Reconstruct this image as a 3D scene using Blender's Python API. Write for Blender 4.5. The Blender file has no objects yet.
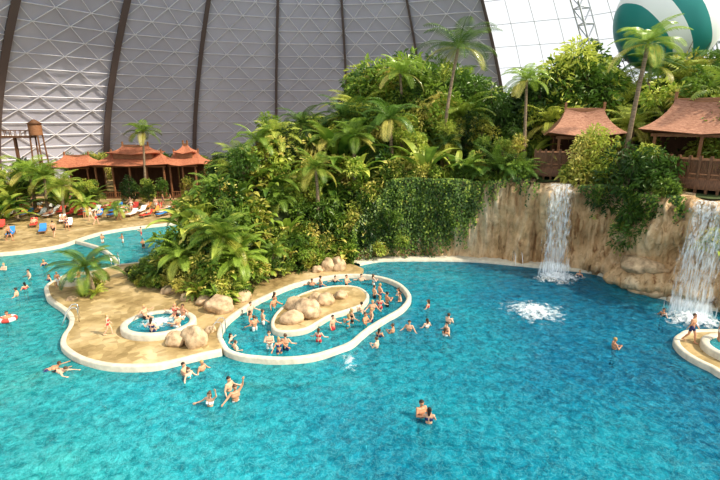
import bpy, math, random
import numpy as np
from mathutils import Vector, noise, Matrix
random.seed(7); rng=np.random.default_rng(11)
D=bpy.data; C=bpy.context
def link(o,parent=None):
    C.scene.collection.objects.link(o)
    if parent: o.parent=parent
    return o
def empty(name,loc=(0,0,0)):
    o=D.objects.new(name,None); o.empty_display_size=.3; o.location=loc; return link(o)
def mk(name,V,F,mats=(),parent=None,smooth=False,mi=None):
    m=D.meshes.new(name); m.from_pydata([tuple(map(float,v)) for v in V],[],[tuple(map(int,f)) for f in F])
    for a in (mats if isinstance(mats,(list,tuple)) else [mats]): m.materials.append(a)
    if mi is not None: m.polygons.foreach_set('material_index',mi)
    if smooth: m.polygons.foreach_set('use_smooth',[True]*len(m.polygons))
    m.update(); return link(D.objects.new(name,m),parent)
# ---------------------------------------------------------------- materials
def mat(name,col,rough=.6,**k):
    m=D.materials.new(name); m.use_nodes=True; b=m.node_tree.nodes['Principled BSDF']
    b.inputs['Base Color'].default_value=(*col,1); b.inputs['Roughness'].default_value=rough
    for a,v in k.items(): b.inputs[a].default_value=v
    return m
def N(m,t,**k):
    n=m.node_tree.nodes.new(t)
    for a,v in k.items(): setattr(n,a,v)
    return n
def L(m,a,b): m.node_tree.links.new(a,b)
def ramp(m,fac,stops):
    r=N(m,'ShaderNodeValToRGB'); e=r.color_ramp.elements
    while len(e)<len(stops): e.new(.5)
    for i,(p,c) in enumerate(stops): e[i].position=p; e[i].color=(*c,1)
    L(m,fac,r.inputs[0]); return r.outputs[0]
def coords(m,scale=(1,1,1),kind='Object'):
    t=N(m,'ShaderNodeTexCoord'); mp=N(m,'ShaderNodeMapping'); mp.inputs['Scale'].default_value=scale
    L(m,t.outputs[kind],mp.inputs[0]); return mp.outputs[0]
def noisen(m,vec,scale,detail=4,rough=.55,dist=0):
    n=N(m,'ShaderNodeTexNoise'); n.inputs['Scale'].default_value=scale; n.inputs['Detail'].default_value=detail
    n.inputs['Roughness'].default_value=rough; n.inputs['Distortion'].default_value=dist
    L(m,vec,n.inputs['Vector']); return n.outputs[0]
def bump(m,h,strength,dist=.1):
    b=N(m,'ShaderNodeBump'); b.inputs['Strength'].default_value=strength; b.inputs['Distance'].default_value=dist
    L(m,h,b.inputs['Height']); return b.outputs[0]
def noisy(name,stops,scale=2,rough=.8,vs=(1,1,1),bmp=.4,bd=.1,detail=5,dist=0):
    m=mat(name,stops[0][1],rough); b=m.node_tree.nodes['Principled BSDF']
    n=noisen(m,coords(m,vs),scale,detail,.6,dist); L(m,ramp(m,n,stops),b.inputs['Base Color'])
    if bmp: L(m,bump(m,n,bmp,bd),b.inputs['Normal'])
    return m
def mul(m,a,b_):
    x=N(m,'ShaderNodeMixRGB',blend_type='MULTIPLY'); x.inputs[0].default_value=1; L(m,a,x.inputs[1]); L(m,b_,x.inputs[2]); return x.outputs[0]
def leafmat(name,dark,light,trans=.28):
    m=D.materials.new(name); m.use_nodes=True; nt=m.node_tree; b=nt.nodes['Principled BSDF']; out=nt.nodes['Material Output']
    oi=N(m,'ShaderNodeObjectInfo'); n=noisen(m,coords(m),1.1,3)
    mx=N(m,'ShaderNodeMath',operation='MULTIPLY_ADD'); mx.inputs[1].default_value=.8; L(m,oi.outputs['Random'],mx.inputs[0]); 
    m2=N(m,'ShaderNodeMath',operation='MULTIPLY_ADD'); m2.inputs[1].default_value=1.4; m2.inputs[2].default_value=-.58; L(m,n,m2.inputs[0]); L(m,m2.outputs[0],mx.inputs[2])
    c=ramp(m,mx.outputs[0],[(.05,dark),(.85,light)])
    L(m,c,b.inputs['Base Color']); b.inputs['Roughness'].default_value=.42
    t=N(m,'ShaderNodeBsdfTranslucent'); L(m,c,t.inputs[0]); s=N(m,'ShaderNodeMixShader'); s.inputs[0].default_value=trans
    L(m,b.outputs[0],s.inputs[1]); L(m,t.outputs[0],s.inputs[2]); L(m,s.outputs[0],out.inputs[0]); return m
M_dark=leafmat('leaf_dark',(.018,.050,.012),(.12,.22,.035))
M_mid=leafmat('leaf_mid',(.035,.10,.016),(.33,.46,.075))
M_bri=leafmat('leaf_bright',(.13,.23,.03),(.62,.66,.14))
M_yel=leafmat('leaf_yellowing',(.33,.34,.05),(.80,.70,.22))
M_rust=leafmat('leaf_rust',(.30,.14,.05),(.64,.40,.12))
M_bark=noisy('bark',[(.3,(.13,.09,.06)),(.7,(.38,.29,.20))],3,.9,(1,1,6))
M_soil=noisy('soil',[(.3,(.03,.05,.015)),(.7,(.10,.13,.04))],1)
M_rock=mat('cliff_rock',(.6,.4,.2),.88); m=M_rock; b=m.node_tree.nodes['Principled BSDF']
n1=noisen(m,coords(m,(1,1,.16)),.8,8,.6,.8); n2=noisen(m,coords(m,(2.6,2.6,.18)),1,6,.6,.3); n3=noisen(m,coords(m,(1,1,1)),1.6,10,.7)
c=ramp(m,n1,[(.28,(.42,.25,.12)),(.42,(.72,.49,.27)),(.56,(.88,.65,.40)),(.74,(.96,.80,.58))])
c=mul(m,c,ramp(m,n2,[(.34,(.52,.41,.32)),(.46,(1,1,1))])); c=mul(m,c,ramp(m,n3,[(.3,(.68,.62,.56)),(.55,(1,1,1))])); L(m,c,b.inputs['Base Color'])
ad=N(m,'ShaderNodeMath',operation='ADD'); L(m,n2,ad.inputs[0]); L(m,n3,ad.inputs[1]); L(m,bump(m,ad.outputs[0],1,.4),b.inputs['Normal'])
M_boul=noisy('boulder_stone',[(.3,(.26,.18,.11)),(.55,(.56,.41,.26)),(.8,(.80,.62,.40))],2.2,.85,(1,1,1),.6,.1,8)
M_rim=noisy('rim_concrete',[(.3,(.50,.46,.37)),(.7,(.70,.65,.53))],3,.6,(1,1,1),.1)
M_wood=noisy('wood_dark',[(.3,(.09,.04,.02)),(.7,(.24,.12,.06))],3,.6,(6,6,1))
M_woodl=noisy('wood_warm',[(.3,(.20,.09,.04)),(.7,(.40,.20,.10))],3,.6,(1,1,6))
M_roof=noisy('roof_tile_red',[(.3,(.34,.11,.06)),(.7,(.66,.28,.16))],4,.7,(1,1,3),.5)
M_roof2=noisy('roof_shingle_brown',[(.3,(.26,.11,.065)),(.7,(.52,.28,.19))],4,.7,(1,1,4),.6)
M_steel=mat('chrome',(.8,.8,.8),.15,Metallic=1)
M_rib=mat('dome_rib_steel',(.14,.11,.11),.6)
M_bar=mat('dome_lattice_steel',(.78,.78,.84),.5)
M_truss=mat('window_truss_steel',(.58,.61,.66),.5)
M_dark_in=mat('interior_dark',(.10,.05,.025),.8)
M_deck=mat('deck_mosaic',(.6,.45,.25),.75); b=M_deck.node_tree.nodes['Principled BSDF']
vo=N(M_deck,'ShaderNodeTexVoronoi'); vo.inputs['Scale'].default_value=2.2; cc=coords(M_deck); L(M_deck,cc,vo.inputs['Vector'])
n1=noisen(M_deck,cc,.4,6,.65); c1=ramp(M_deck,n1,[(.34,(.33,.23,.10)),(.5,(.54,.40,.20)),(.66,(.68,.53,.32))])
c2=ramp(M_deck,vo.outputs['Color'],[(0,(.50,.48,.40)),(1,(1,1,1))]); L(M_deck,mul(M_deck,c1,c2),b.inputs['Base Color'])
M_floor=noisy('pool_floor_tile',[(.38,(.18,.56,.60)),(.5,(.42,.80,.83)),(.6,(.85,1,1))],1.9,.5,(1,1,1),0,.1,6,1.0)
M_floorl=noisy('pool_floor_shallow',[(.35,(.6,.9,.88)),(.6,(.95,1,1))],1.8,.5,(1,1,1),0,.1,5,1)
# water
def water(name,tr_f):
    M=D.materials.new(name); M.use_nodes=True; m=M; nt=m.node_tree; b=nt.nodes['Principled BSDF']; out=nt.nodes['Material Output']
    co=coords(m); sx=N(m,'ShaderNodeSeparateXYZ'); L(m,co,sx.inputs[0]); big=noisen(m,co,.11,3)
    d1=N(m,'ShaderNodeMapRange'); d1.inputs[1].default_value=-13; d1.inputs[2].default_value=15; L(m,sx.outputs[0],d1.inputs[0])
    ad=N(m,'ShaderNodeMath',operation='MULTIPLY_ADD'); ad.inputs[1].default_value=.66; L(m,d1.outputs[0],ad.inputs[0])
    bg=N(m,'ShaderNodeMath',operation='MULTIPLY_ADD'); bg.inputs[1].default_value=1.5; bg.inputs[2].default_value=-.46; L(m,big,bg.inputs[0]); L(m,bg.outputs[0],ad.inputs[2])
    deep=ramp(m,ad.outputs[0],[(.1,(.012,.24,.25)),(.5,(.005,.19,.27)),(.95,(.002,.075,.17))])
    lite=ramp(m,ad.outputs[0],[(.1,(.12,.64,.62)),(.5,(.04,.54,.64)),(.95,(.012,.30,.50))])
    mot=noisen(m,co,2.2,8,.72,.7); mr=ramp(m,mot,[(.38,(0,0,0)),(.66,(1,1,1))])
    mc=N(m,'ShaderNodeMixRGB'); L(m,mr,mc.inputs[0]); L(m,deep,mc.inputs[1]); L(m,lite,mc.inputs[2])
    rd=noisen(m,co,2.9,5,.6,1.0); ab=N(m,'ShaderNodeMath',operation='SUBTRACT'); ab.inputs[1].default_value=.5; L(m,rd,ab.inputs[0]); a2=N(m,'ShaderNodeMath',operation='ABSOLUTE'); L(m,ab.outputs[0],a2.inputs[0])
    cr=ramp(m,a2.outputs[0],[(0,(.30,.30,.30)),(.04,(0,0,0))]); m3=N(m,'ShaderNodeMixRGB'); L(m,cr,m3.inputs[0]); L(m,mc.outputs[0],m3.inputs[1]); m3.inputs[2].default_value=(.28,.82,.86,1)  # pale ridge lines: a caustic light network painted into the water colour
    L(m,m3.outputs[0],b.inputs['Base Color']); b.inputs['Roughness'].default_value=.05; b.inputs['IOR'].default_value=1.33
    w1=noisen(m,co,2.3,6,.68,.6); L(m,bump(m,w1,1.0,.24),b.inputs['Normal'])
    tr=N(m,'ShaderNodeBsdfTransparent'); tc=N(m,'ShaderNodeMixRGB'); tc.inputs[0].default_value=.42; tc.inputs[2].default_value=(.2,.85,.92,1); L(m,mc.outputs[0],tc.inputs[1]); L(m,tc.outputs[0],tr.inputs[0])
    ms=N(m,'ShaderNodeMixShader'); ms.inputs[0].default_value=tr_f; L(m,b.outputs[0],ms.inputs[1]); L(m,tr.outputs[0],ms.inputs[2]); L(m,ms.outputs[0],out.inputs[0]); return M
M_wat=water('pool_water',.42)
def foam_mat(name,vs,thr,wid=.28,mx_=.95,col=(.92,.97,1)):
    m=D.materials.new(name); m.use_nodes=True; nt=m.node_tree; b=nt.nodes['Principled BSDF']; out=nt.nodes['Material Output']
    b.inputs['Base Color'].default_value=(*col,1); b.inputs['Roughness'].default_value=.5
    n=noisen(m,coords(m,vs),1,6,.65); at=N(m,'ShaderNodeAttribute',attribute_name='fade'); 
    s=N(m,'ShaderNodeMath',operation='ADD'); L(m,n,s.inputs[0]); L(m,at.outputs['Fac'],s.inputs[1])
    f=ramp(m,s.outputs[0],[(thr,(0,0,0)),(thr+wid,(mx_,mx_,mx_))])
    t=N(m,'ShaderNodeBsdfTransparent'); x=N(m,'ShaderNodeMixShader'); L(m,f,x.inputs[0]); L(m,t.outputs[0],x.inputs[1]); L(m,b.outputs[0],x.inputs[2]); L(m,x.outputs[0],out.inputs[0]); return m
M_foam=foam_mat('foam',(3.2,3.2,3.2),.50,.34,.85)
M_fall=foam_mat('falling_water',(9,9,.4),.42,.3,.75)
# ---------------------------------------------------------------- curves
def spline(P,n=8,closed=False):
    P=[np.array(p,float) for p in P]; out=[]; k=len(P); R=range(k if closed else k-1)
    for i in R:
        g=lambda j: P[j%k] if closed else P[min(max(j,0),k-1)]
        a,b_,c,d=g(i-1),g(i),g(i+1),g(i+2)
        for t in np.arange(n)/n:
            out.append(.5*((2*b_)+(-a+c)*t+(2*a-5*b_+4*c-d)*t*t+(-a+3*b_-3*c+d)*t**3))
    if not closed: out.append(P[-1])
    return np.array(out)
def normals2(P,closed):
    T=(np.roll(P,-1,0)-np.roll(P,1,0)) if closed else np.gradient(P,axis=0)
    T=T[:,:2]/np.linalg.norm(T[:,:2],axis=1)[:,None]; return np.stack([T[:,1],-T[:,0]],1)
def sweep(name,P,sec,m,closed=False,parent=None,z=0):
    P=np.array(P); n=normals2(P,closed); V=[];F=[];k=len(sec)
    for p,q in zip(P,n):
        for o,h in sec: V.append((p[0]+q[0]*o,p[1]+q[1]*o,h+z))
    c=len(P)
    for i in range(c if closed else c-1):
        for j in range(k-1):
            a=i*k+j; d=((i+1)%c)*k+j; F.append((a,d,d+1,a+1))
    return mk(name,V,F,m,parent,True)
def tube(name,P,r,m,parent=None,seg=8,r2=None):
    V=[];F=[];P=[Vector(p) for p in P]; c=len(P)
    for i,p in enumerate(P):
        t=(P[min(i+1,c-1)]-P[max(i-1,0)]).normalized(); u=t.orthogonal().normalized() if abs(t.z)>.99 else t.cross(Vector((0,0,1))).normalized(); w=t.cross(u)
        rr=r if r2 is None else r+(r2-r)*i/(c-1)
        for k in range(seg):
            a=2*math.pi*k/seg; V.append(p+(u*math.cos(a)+w*math.sin(a))*rr)
    for i in range(c-1):
        for k in range(seg): F.append((i*seg+k,i*seg+(k+1)%seg,(i+1)*seg+(k+1)%seg,(i+1)*seg+k))
    F+= [tuple(range(seg))[::-1],tuple((c-1)*seg+k for k in range(seg))]
    return mk(name,V,F,m,parent,True)
def boxes(name,B,m,parent=None,mi=None):
    V=[];F=[]
    for c,s,r in B:
        cs,sn=math.cos(r),math.sin(r); o=len(V)
        for z in(-.5,.5):
            for x,y in((-.5,-.5),(.5,-.5),(.5,.5),(-.5,.5)):
                X,Y=x*s[0],y*s[1]; V.append((c[0]+X*cs-Y*sn,c[1]+X*sn+Y*cs,c[2]+z*s[2]))
        F+=[(o,o+3,o+2,o+1),(o+4,o+5,o+6,o+7)]+[(o+i,o+(i+1)%4,o+4+(i+1)%4,o+4+i) for i in range(4)]
    return mk(name,V,F,m,parent)
def beams(name,E,w,m,parent=None):
    V=[];F=[]
    for a,b_ in E:
        a=Vector(a);b_=Vector(b_);t=(b_-a).normalized();u=t.orthogonal().normalized();v=t.cross(u);o=len(V)
        for p in(a,b_):
            for k in range(4):
                an=math.pi/4+k*math.pi/2; V.append(p+(u*math.cos(an)+v*math.sin(an))*w*.7)
        F+=[(o+k,o+(k+1)%4,o+4+(k+1)%4,o+4+k) for k in range(4)]+[(o+3,o+2,o+1,o),(o+4,o+5,o+6,o+7)]
    return mk(name,V,F,m,parent)
def slab(name,P,z,m,depth=1.5,parent=None):
    n=len(P); V=[(p[0],p[1],z) for p in P]+[(p[0],p[1],z-depth) for p in P]
    import mathutils.geometry as g
    tris=g.tessellate_polygon([[Vector((p[0],p[1],0)) for p in P]])
    F=[]
    for t in tris:
        a,b_,c=[P[i] for i in t]
        F.append(t if (b_[0]-a[0])*(c[1]-a[1])-(b_[1]-a[1])*(c[0]-a[0])>0 else t[::-1])
    F+=[(i,(i+1)%n,n+(i+1)%n,n+i) for i in range(n)]
    return mk(name,V,F,m,parent)
# ---------------------------------------------------------------- layout lines (metres, plan)
RING=[(-6.9,21.9),(-7.5,22.8),(-8.0,24.0),(-8.1,25.4),(-7.8,26.8),(-7.2,28.4),(-6.3,30.0),(-5.1,31.8),(-3.7,33.0),(-2.0,34.0),(0,34.2),(1.7,33.5),(2.8,32.2),(3.3,30.6),(3.3,29.1),(2.6,27.4),(1.6,26.1),(0.7,24.9),(0.1,23.9),(-0.5,22.8),(-1.3,22.1),(-2.2,21.5),(-3.1,21.2),(-4.1,21.1),(-5.0,21.2),(-6.0,21.4)]
INNER=[(-5.2,25.3),(-5.2,26.6),(-4.8,28.2),(-4.2,29.7),(-3.0,31.0),(-1.5,31.6),(-0.2,31.3),(0.5,29.9),(0.2,28.3),(-0.9,27.2),(-1.8,26.5),(-2.5,25.5),(-3.1,24.6),(-3.9,24.2),(-4.8,24.3)]
CLIFF=[(-1.3,36.7),(-0.7,38.1),(1.3,39.3),(3.6,39.6),(7.2,39.6),(10.3,39.3),(13.1,38.4),(15.8,37.5),(18.0,36.7),(19.6,35.7),(20.5,33.7),(20.8,31.6),(21.8,30.4),(23.0,29.1),(24.8,27.9),(27.6,26.6),(33,25),(42,24)]
BEACH=[(-60,30),(-38.4,38.4),(-32.8,40.2),(-30.8,41.2),(-29.1,42.9),(-28.7,44.8),(-28.4,46.8),(-27.7,48.6),(-25.9,50.5),(-22.8,52.5),(-19.7,53.4),(-17.2,51.5)]
LP=[(-17.2,51.5),(-16.3,48),(-15,44),(-15.6,41),(-17,38.6),(-19,37.2),(-20.3,36.7)]
ISL=[(-20.3,36.7),(-20.8,35.7),(-21.6,34.9),(-22.4,34.0),(-23.0,32.8),(-22.8,31.6),(-22.0,30.4),(-20.9,29.1),(-19.1,27.6),(-17.8,26.3),(-17.0,24.9),(-16.6,23.7),(-15.9,22.5),(-14.7,21.5),(-13.6,20.9),(-12.4,20.5),(-11.1,20.4),(-10.1,20.5),(-9.1,21.0),(-8.3,21.5),(-7.3,22.0)]
HF=[(-20.0,36.2),(-18.2,34.2),(-16.8,32.0),(-15.1,31.0),(-12.9,30.0),(-11.1,28.9),(-9.2,28.0),(-7.9,29.2),(-6.9,31.6),(-4.7,34.6),(-2.4,36.2),(-1.3,36.7)]
ring=spline(RING,5,True); inner=spline(INNER,5,True); cliff=spline(CLIFF,14); beach=spline(BEACH,5); lp=spline(LP,5); isl=spline(ISL,5)
ringback=spline(RING[1:11],5)
outer=[tuple(p) for p in beach[:-1]]+[tuple(p) for p in lp[:-1]]+[tuple(p) for p in isl]+[tuple(p) for p in ringback]+[(.3,35.6),(-.4,36.6)]
co_n=normals2(cliff,False)
outer+=[(p[0]-n[0]*1.0,p[1]-n[1]*1.0) for p,n in zip(cliff,co_n)][8::4]+[(95,24),(110,130),(-110,130),(-110,30)]
slab('ground',outer,.3,M_deck,1.6)
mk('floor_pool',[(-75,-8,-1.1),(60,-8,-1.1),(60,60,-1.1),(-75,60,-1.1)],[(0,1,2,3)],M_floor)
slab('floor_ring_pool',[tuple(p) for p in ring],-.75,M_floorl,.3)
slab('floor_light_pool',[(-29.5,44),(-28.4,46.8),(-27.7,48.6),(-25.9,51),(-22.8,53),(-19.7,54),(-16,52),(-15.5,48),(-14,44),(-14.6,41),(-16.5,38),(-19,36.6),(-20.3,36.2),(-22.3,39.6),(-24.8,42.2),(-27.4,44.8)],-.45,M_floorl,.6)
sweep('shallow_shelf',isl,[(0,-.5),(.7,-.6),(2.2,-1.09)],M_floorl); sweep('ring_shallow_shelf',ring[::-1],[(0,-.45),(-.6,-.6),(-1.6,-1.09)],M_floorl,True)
nx,ny=260,150; xs=np.linspace(-75,45,nx); ys=np.linspace(-8,58,ny)
V=[(x,y,0.03*noise.noise(Vector((x*.8,y*.8,0)))+.02*noise.noise(Vector((x*2,y*2,3)))) for y in ys for x in xs]
F=[(j*nx+i,j*nx+i+1,(j+1)*nx+i+1,(j+1)*nx+i) for j in range(ny-1) for i in range(nx-1)]
mk('pool_water',V,F,M_wat,None,True)
RS=[(-.16,-1.1),(-.16,.26),(-.11,.32),(.11,.32),(.16,.26),(.16,-1.1)]
sweep('ring_pool_rim',ring,RS,M_rim,True)
sweep('ring_pool_bench',ring[::-1],[(.2,-.36),(.7,-.36),(.7,-.75)],M_floorl,True)
sweep('island_rim',isl,RS,M_rim)
sweep('lagoon_rim',np.vstack([beach,lp]),RS,M_rim)
sweep('light_pool_divider',spline([(-20.3,36.9),(-22.3,39.6),(-24.8,42.2),(-28.6,44.8)],6),RS,M_rim)
sweep('cliff_pool_ledge',np.array([(p[0]+n[0]*.9,p[1]+n[1]*.9) for p,n in zip(cliff,co_n)])[10:],[(-1.2,.22),(.12,.22),(.2,.14),(.2,-1.1)],M_rim)
slab('inner_rock_island',[tuple(p) for p in inner],.3,M_deck,1.1)
sweep('inner_island_rim',inner,[(-.12,-.75),(-.12,.26),(-.08,.33),(.08,.33),(.12,.26),(.12,-.75)],M_rim,True)
# ---------------------------------------------------------------- hill terrain
HL=[(-20.0,36.2),(-17.5,38.6),(-15.2,41),(-14.6,46),(-15.5,52),(-12,66),(-6,95)]
def dseg(x,y,P):
    d=1e9
    for a,b_ in zip(P[:-1],P[1:]):
        vx,vy=b_[0]-a[0],b_[1]-a[1]; t=max(0,min(1,((x-a[0])*vx+(y-a[1])*vy)/(vx*vx+vy*vy+1e-9)))
        d=min(d,math.hypot(x-a[0]-t*vx,y-a[1]-t*vy))
    return d
JP=HF+[tuple(p) for p in CLIFF[1:]]+[(95,24),(95,100),(-6,100)]+HL[::-1][:-1]
def inside(x,y,P):
    r=False;n=len(P);j=n-1
    for i in range(n):
        if (P[i][1]>y)!=(P[j][1]>y) and x<(P[j][0]-P[i][0])*(y-P[i][1])/(P[j][1]-P[i][1])+P[i][0]: r=not r
        j=i
    return r
def hill(x,y):
    d=min(dseg(x,y,HF),dseg(x,y,HL)); k=min(1,max(.12,(x+18)/6)); return min(7.0,.3+d*.95*k)+.25*k*noise.noise(Vector((x*.3,y*.3,0)))
g=1.25; gx=np.arange(-21,95,g); gy=np.arange(27,96,g); idx={};V=[];F=[]
for j,y in enumerate(gy):
    for i,x in enumerate(gx):
        if inside(x,y,JP): idx[(i,j)]=len(V); V.append((x,y,hill(x,y)))
for (i,j) in idx:
    q=[(i,j),(i+1,j),(i+1,j+1),(i,j+1)]
    if all(k in idx for k in q): F.append([idx[k] for k in q])
mk('planted_hill_ground',V,F,M_soil,None,True)
# ---------------------------------------------------------------- cliff
cl=spline([tuple(p) for p in cliff],2); cn=normals2(cl,False); S=np.concatenate([[0],np.cumsum(np.linalg.norm(np.diff(cl,axis=0),axis=1))])
falls=[(16.2,37.4,1.5),(22.9,29.3,1.7)]
def ctop(i):
    x,y=cl[i]; return min(7.0,.8+1.25*math.hypot(x+1.3,y-36.7))+.45*noise.noise(Vector((S[i]*.35,4,0)))
def coff(i,z):
    s=S[i]; x,y=cl[i]
    o=.95*noise.noise(Vector((s*.33,z*.14,1)))+.75*abs(noise.noise(Vector((s*.8,z*.12,5))))-.3*abs(noise.noise(Vector((s*1.9,z*.2,7))))*2+.22*noise.noise(Vector((s*3.1,z*.9,8)))+.13*noise.noise(Vector((s*6,z*3,2)))
    b_=noise.noise(Vector((s*.3,9,z*.5)))
    if x>17: o+=max(0,1.1*(1-z/5))*(.5+b_)*1.7+.35*math.sin(z*1.9+2*noise.noise(Vector((s*.4,1,1))))
    for fx,fy,k in falls:
        d=math.hypot(x-fx,y-fy); o+=k*math.exp(-(d/2.0)**2)*(max(0,z/7)**2.0)
    return o
V=[];F=[];R=56
for i in range(len(cl)):
    zt=ctop(i)
    for j in range(R+1):
        z=-1.1+(zt+1.1)*j/R; o=coff(i,z)
        if j>R-5: o-=.10*(j-R+5)**1.5
        V.append((cl[i][0]+cn[i][0]*o,cl[i][1]+cn[i][1]*o,z))
    V.append((cl[i][0]-cn[i][0]*2.6,cl[i][1]-cn[i][1]*2.6,zt+.05))
K=R+2
for i in range(len(cl)-1):
    for j in range(K-1): a=i*K+j; F.append((a,a+K,a+K+1,a+1))
mk('rock_cliff',V,F,M_rock,None,True)
def waterfall(name,cx,cy,k,w,out):
    i0=int(np.argmin(np.hypot(cl[:,0]-cx,cl[:,1]-cy))); n=cn[i0]; t=np.array([-n[1],n[0]])
    o0=coff(i0,6.9); V=[];F=[];fd=[];na,nb=30,44; base=0
    for lay in range(2):
        base=len(V)
        for a in range(na):
            u=a/(na-1)-.5
            for b_ in range(nb):
                s=b_/(nb-1); z=7.15-7.15*s**1.15; oo=o0-.5+(.5+out-lay*.35)*s**.5+.16*noise.noise(Vector((u*9,z*.5,k+lay*4)))
                ww=w*(1+.18*s)*(1-.15*lay)
                V.append((cl[i0][0]+n[0]*oo+t[0]*u*ww,cl[i0][1]+n[1]*oo+t[1]*u*ww,z)); fd.append(-.9*max(0,abs(u)-.3)+.12*(s>.88)-.02*(1-s))
        for a in range(na-1):
            for b_ in range(nb-1): q=base+a*nb+b_; F.append((q,q+1,q+nb+1,q+nb))
    o=mk(name,V,F,M_fall,None,True); at=o.data.attributes.new('fade','FLOAT','POINT'); at.data.foreach_set('value',fd)
    return (cl[i0][0]+n[0]*(o0+out),cl[i0][1]+n[1]*(o0+out))
def foam(name,x,y,rx,ry,amp=.12,core=.35):
    V=[(x,y,.1)];F=[];fd=[core];nr,ns=18,48
    for r in range(1,nr+1):
        for s in range(ns):
            a=2*math.pi*s/ns; q=r/nr; q2=q*(1+.25*noise.noise(Vector((math.cos(a)*1.5,math.sin(a)*1.5,x)))); X=x+rx*q2*math.cos(a); Y=y+ry*q2*math.sin(a)
            V.append((X,Y,.04+amp*(1-q)*(1+1.3*noise.noise(Vector((X*4,Y*4,0)))))); fd.append(core-q*(core+.28))
    for s in range(ns): F.append((0,1+s,1+(s+1)%ns))
    for r in range(nr-1):
        for s in range(ns): a=1+r*ns; F.append((a+s,a+ns+s,a+ns+(s+1)%ns,a+(s+1)%ns))
    o=mk(name,V,F,M_foam,None,True); at=o.data.attributes.new('fade','FLOAT','POINT'); at.data.foreach_set('value',fd); return o
for (fx,fy,k),w,ou in zip(falls,(2.1,2.4),(1.3,1.4)):
    p=waterfall('waterfall',fx,fy,k,w,ou); foam('waterfall_foam',p[0],p[1]-.6,3.0,2.3,.35,.42)
foam('bubbling_foam',11.2,27.6,3.3,3.2,.16,.30)
foam('bubbling_foam',-.5,21.2,.9,2.2,.08,.16)
# ---------------------------------------------------------------- plants
class Acc:
    def __init__(s): s.V=[];s.F=[];s.M=[]
    def add(s,v,f,m): o=len(s.V); s.V+=v; s.F+=[tuple(i+o for i in q) for q in f]; s.M+=[m]*len(f)
    def mesh(s,name,mats):
        me=D.meshes.new(name); me.from_pydata([tuple(v) for v in s.V],[],s.F)
        for a in mats: me.materials.append(a)
        me.polygons.foreach_set('material_index',s.M); me.update(); return me
R_=random.Random(5)
def acc_tube(A,P,r0,r1,m,seg=7):
    c=len(P);V=[]
    for i,p in enumerate(P):
        p=Vector(p); t=(Vector(P[min(i+1,c-1)])-Vector(P[max(i-1,0)])).normalized(); u=t.orthogonal().normalized();w=t.cross(u)
        u=Vector((1,0,0)) if abs(t.z)>.6 else u; w=t.cross(u).normalized(); r=r0+(r1-r0)*i/(c-1)
        for k in range(seg): a=2*math.pi*k/seg; V.append(p+(u*math.cos(a)+w*math.sin(a))*r)
    A.add(V,[(i*seg+k,i*seg+(k+1)%seg,(i+1)*seg+(k+1)%seg,(i+1)*seg+k) for i in range(c-1) for k in range(seg)],m)
def frond(A,o,az,el,Ln,droop,ll,n=20,w=.06,m=0):
    p=Vector(o);h=Vector((math.cos(az),math.sin(az),0));st=n;pts=[];side=Vector((-h.y,h.x,0))
    for i in range(st+1):
        t=i/st;a=el-droop*t**1.3; tg=h*math.cos(a)+Vector((0,0,math.sin(a))); pts.append((p.copy(),tg)); p+=tg*Ln/st
    V=[]
    for q,tg in pts: V+= [q+side*.025*(Ln/3),q-side*.025*(Ln/3)]
    A.add(V,[(2*i,2*i+1,2*i+3,2*i+2) for i in range(st)],m)
    for i in range(2,st+1):
        q,tg=pts[i];t=i/st;l=ll*max(.15,math.sin(math.pi*(.12+.83*t)))**.7;up=side.cross(tg)
        if up.z<0: up=-up
        for sg in(1,-1):
            d=(side*sg*.9+tg*.55+up*.15).normalized(); e=(d-Vector((0,0,.55+.3*R_.random()))).normalized()
            a=q; b1=q+d*l*.5; c1=b1+e*l*.5; wv=tg*w*.5
            A.add([a-wv*.6,a+wv*.6,b1+wv,b1-wv,c1],[(0,1,2,3),(3,2,4)],m)
def palm_mesh(name,H,crown,nf,ll,lean=.5,mats=None,trunk=.16,w=.085):
    A=Acc(); P=[(lean*(t**2),0,H*t) for t in np.linspace(0,1,9)]
    acc_tube(A,P,trunk*1.25,trunk*.8,1,9)
    for i in range(nf):
        f=i/nf; el=1.25-1.45*f+R_.uniform(-.1,.1); 
        frond(A,(lean,0,H),i*2.4+R_.uniform(-.2,.2),el,crown*R_.uniform(.85,1.1),R_.uniform(1.1,1.7),ll,24,w,0 if f<.85 else 2)
    return A.mesh(name,mats or [M_mid,M_bark,M_yel])
def leafcloud(A,c,rad,n,size,m,asp=.45):
    for _ in range(n):
        v=Vector((R_.gauss(0,1),R_.gauss(0,1),R_.gauss(0,1))).normalized(); r=R_.uniform(.6,1.05)
        p=Vector(c)+Vector((v.x*rad[0],v.y*rad[1],v.z*rad[2]))*r
        d=(v+Vector((R_.uniform(-.7,.7),R_.uniform(-.7,.7),R_.uniform(-.7,.4)))).normalized(); s=d.cross(Vector((R_.gauss(0,1),R_.gauss(0,1),1))).normalized(); l=size*R_.uniform(.6,1.3)
        u=s.cross(d); A.add([p,p+d*l*.5+s*l*asp*.5+u*l*.08,p+d*l-Vector((0,0,l*.15)),p+d*l*.5-s*l*asp*.5+u*l*.08],[(0,1,2,3)],m)
def shrub_mesh(name,mats,nc=9,n=70,size=.3,asp=.45,H=1.5):
    A=Acc()
    for i in range(nc):
        a=R_.uniform(0,6.28); r=R_.uniform(.1,.85); z=R_.uniform(.35,1)*H; c=(math.cos(a)*r,math.sin(a)*r,z)
        acc_tube(A,[(0,0,0),(c[0]*.5,c[1]*.5,z*.6),c],.05,.02,2,5); leafcloud(A,c,(.5,.5,.4),n,size,R_.choice((0,0,1)),asp)
    return A.mesh(name,mats)
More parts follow.
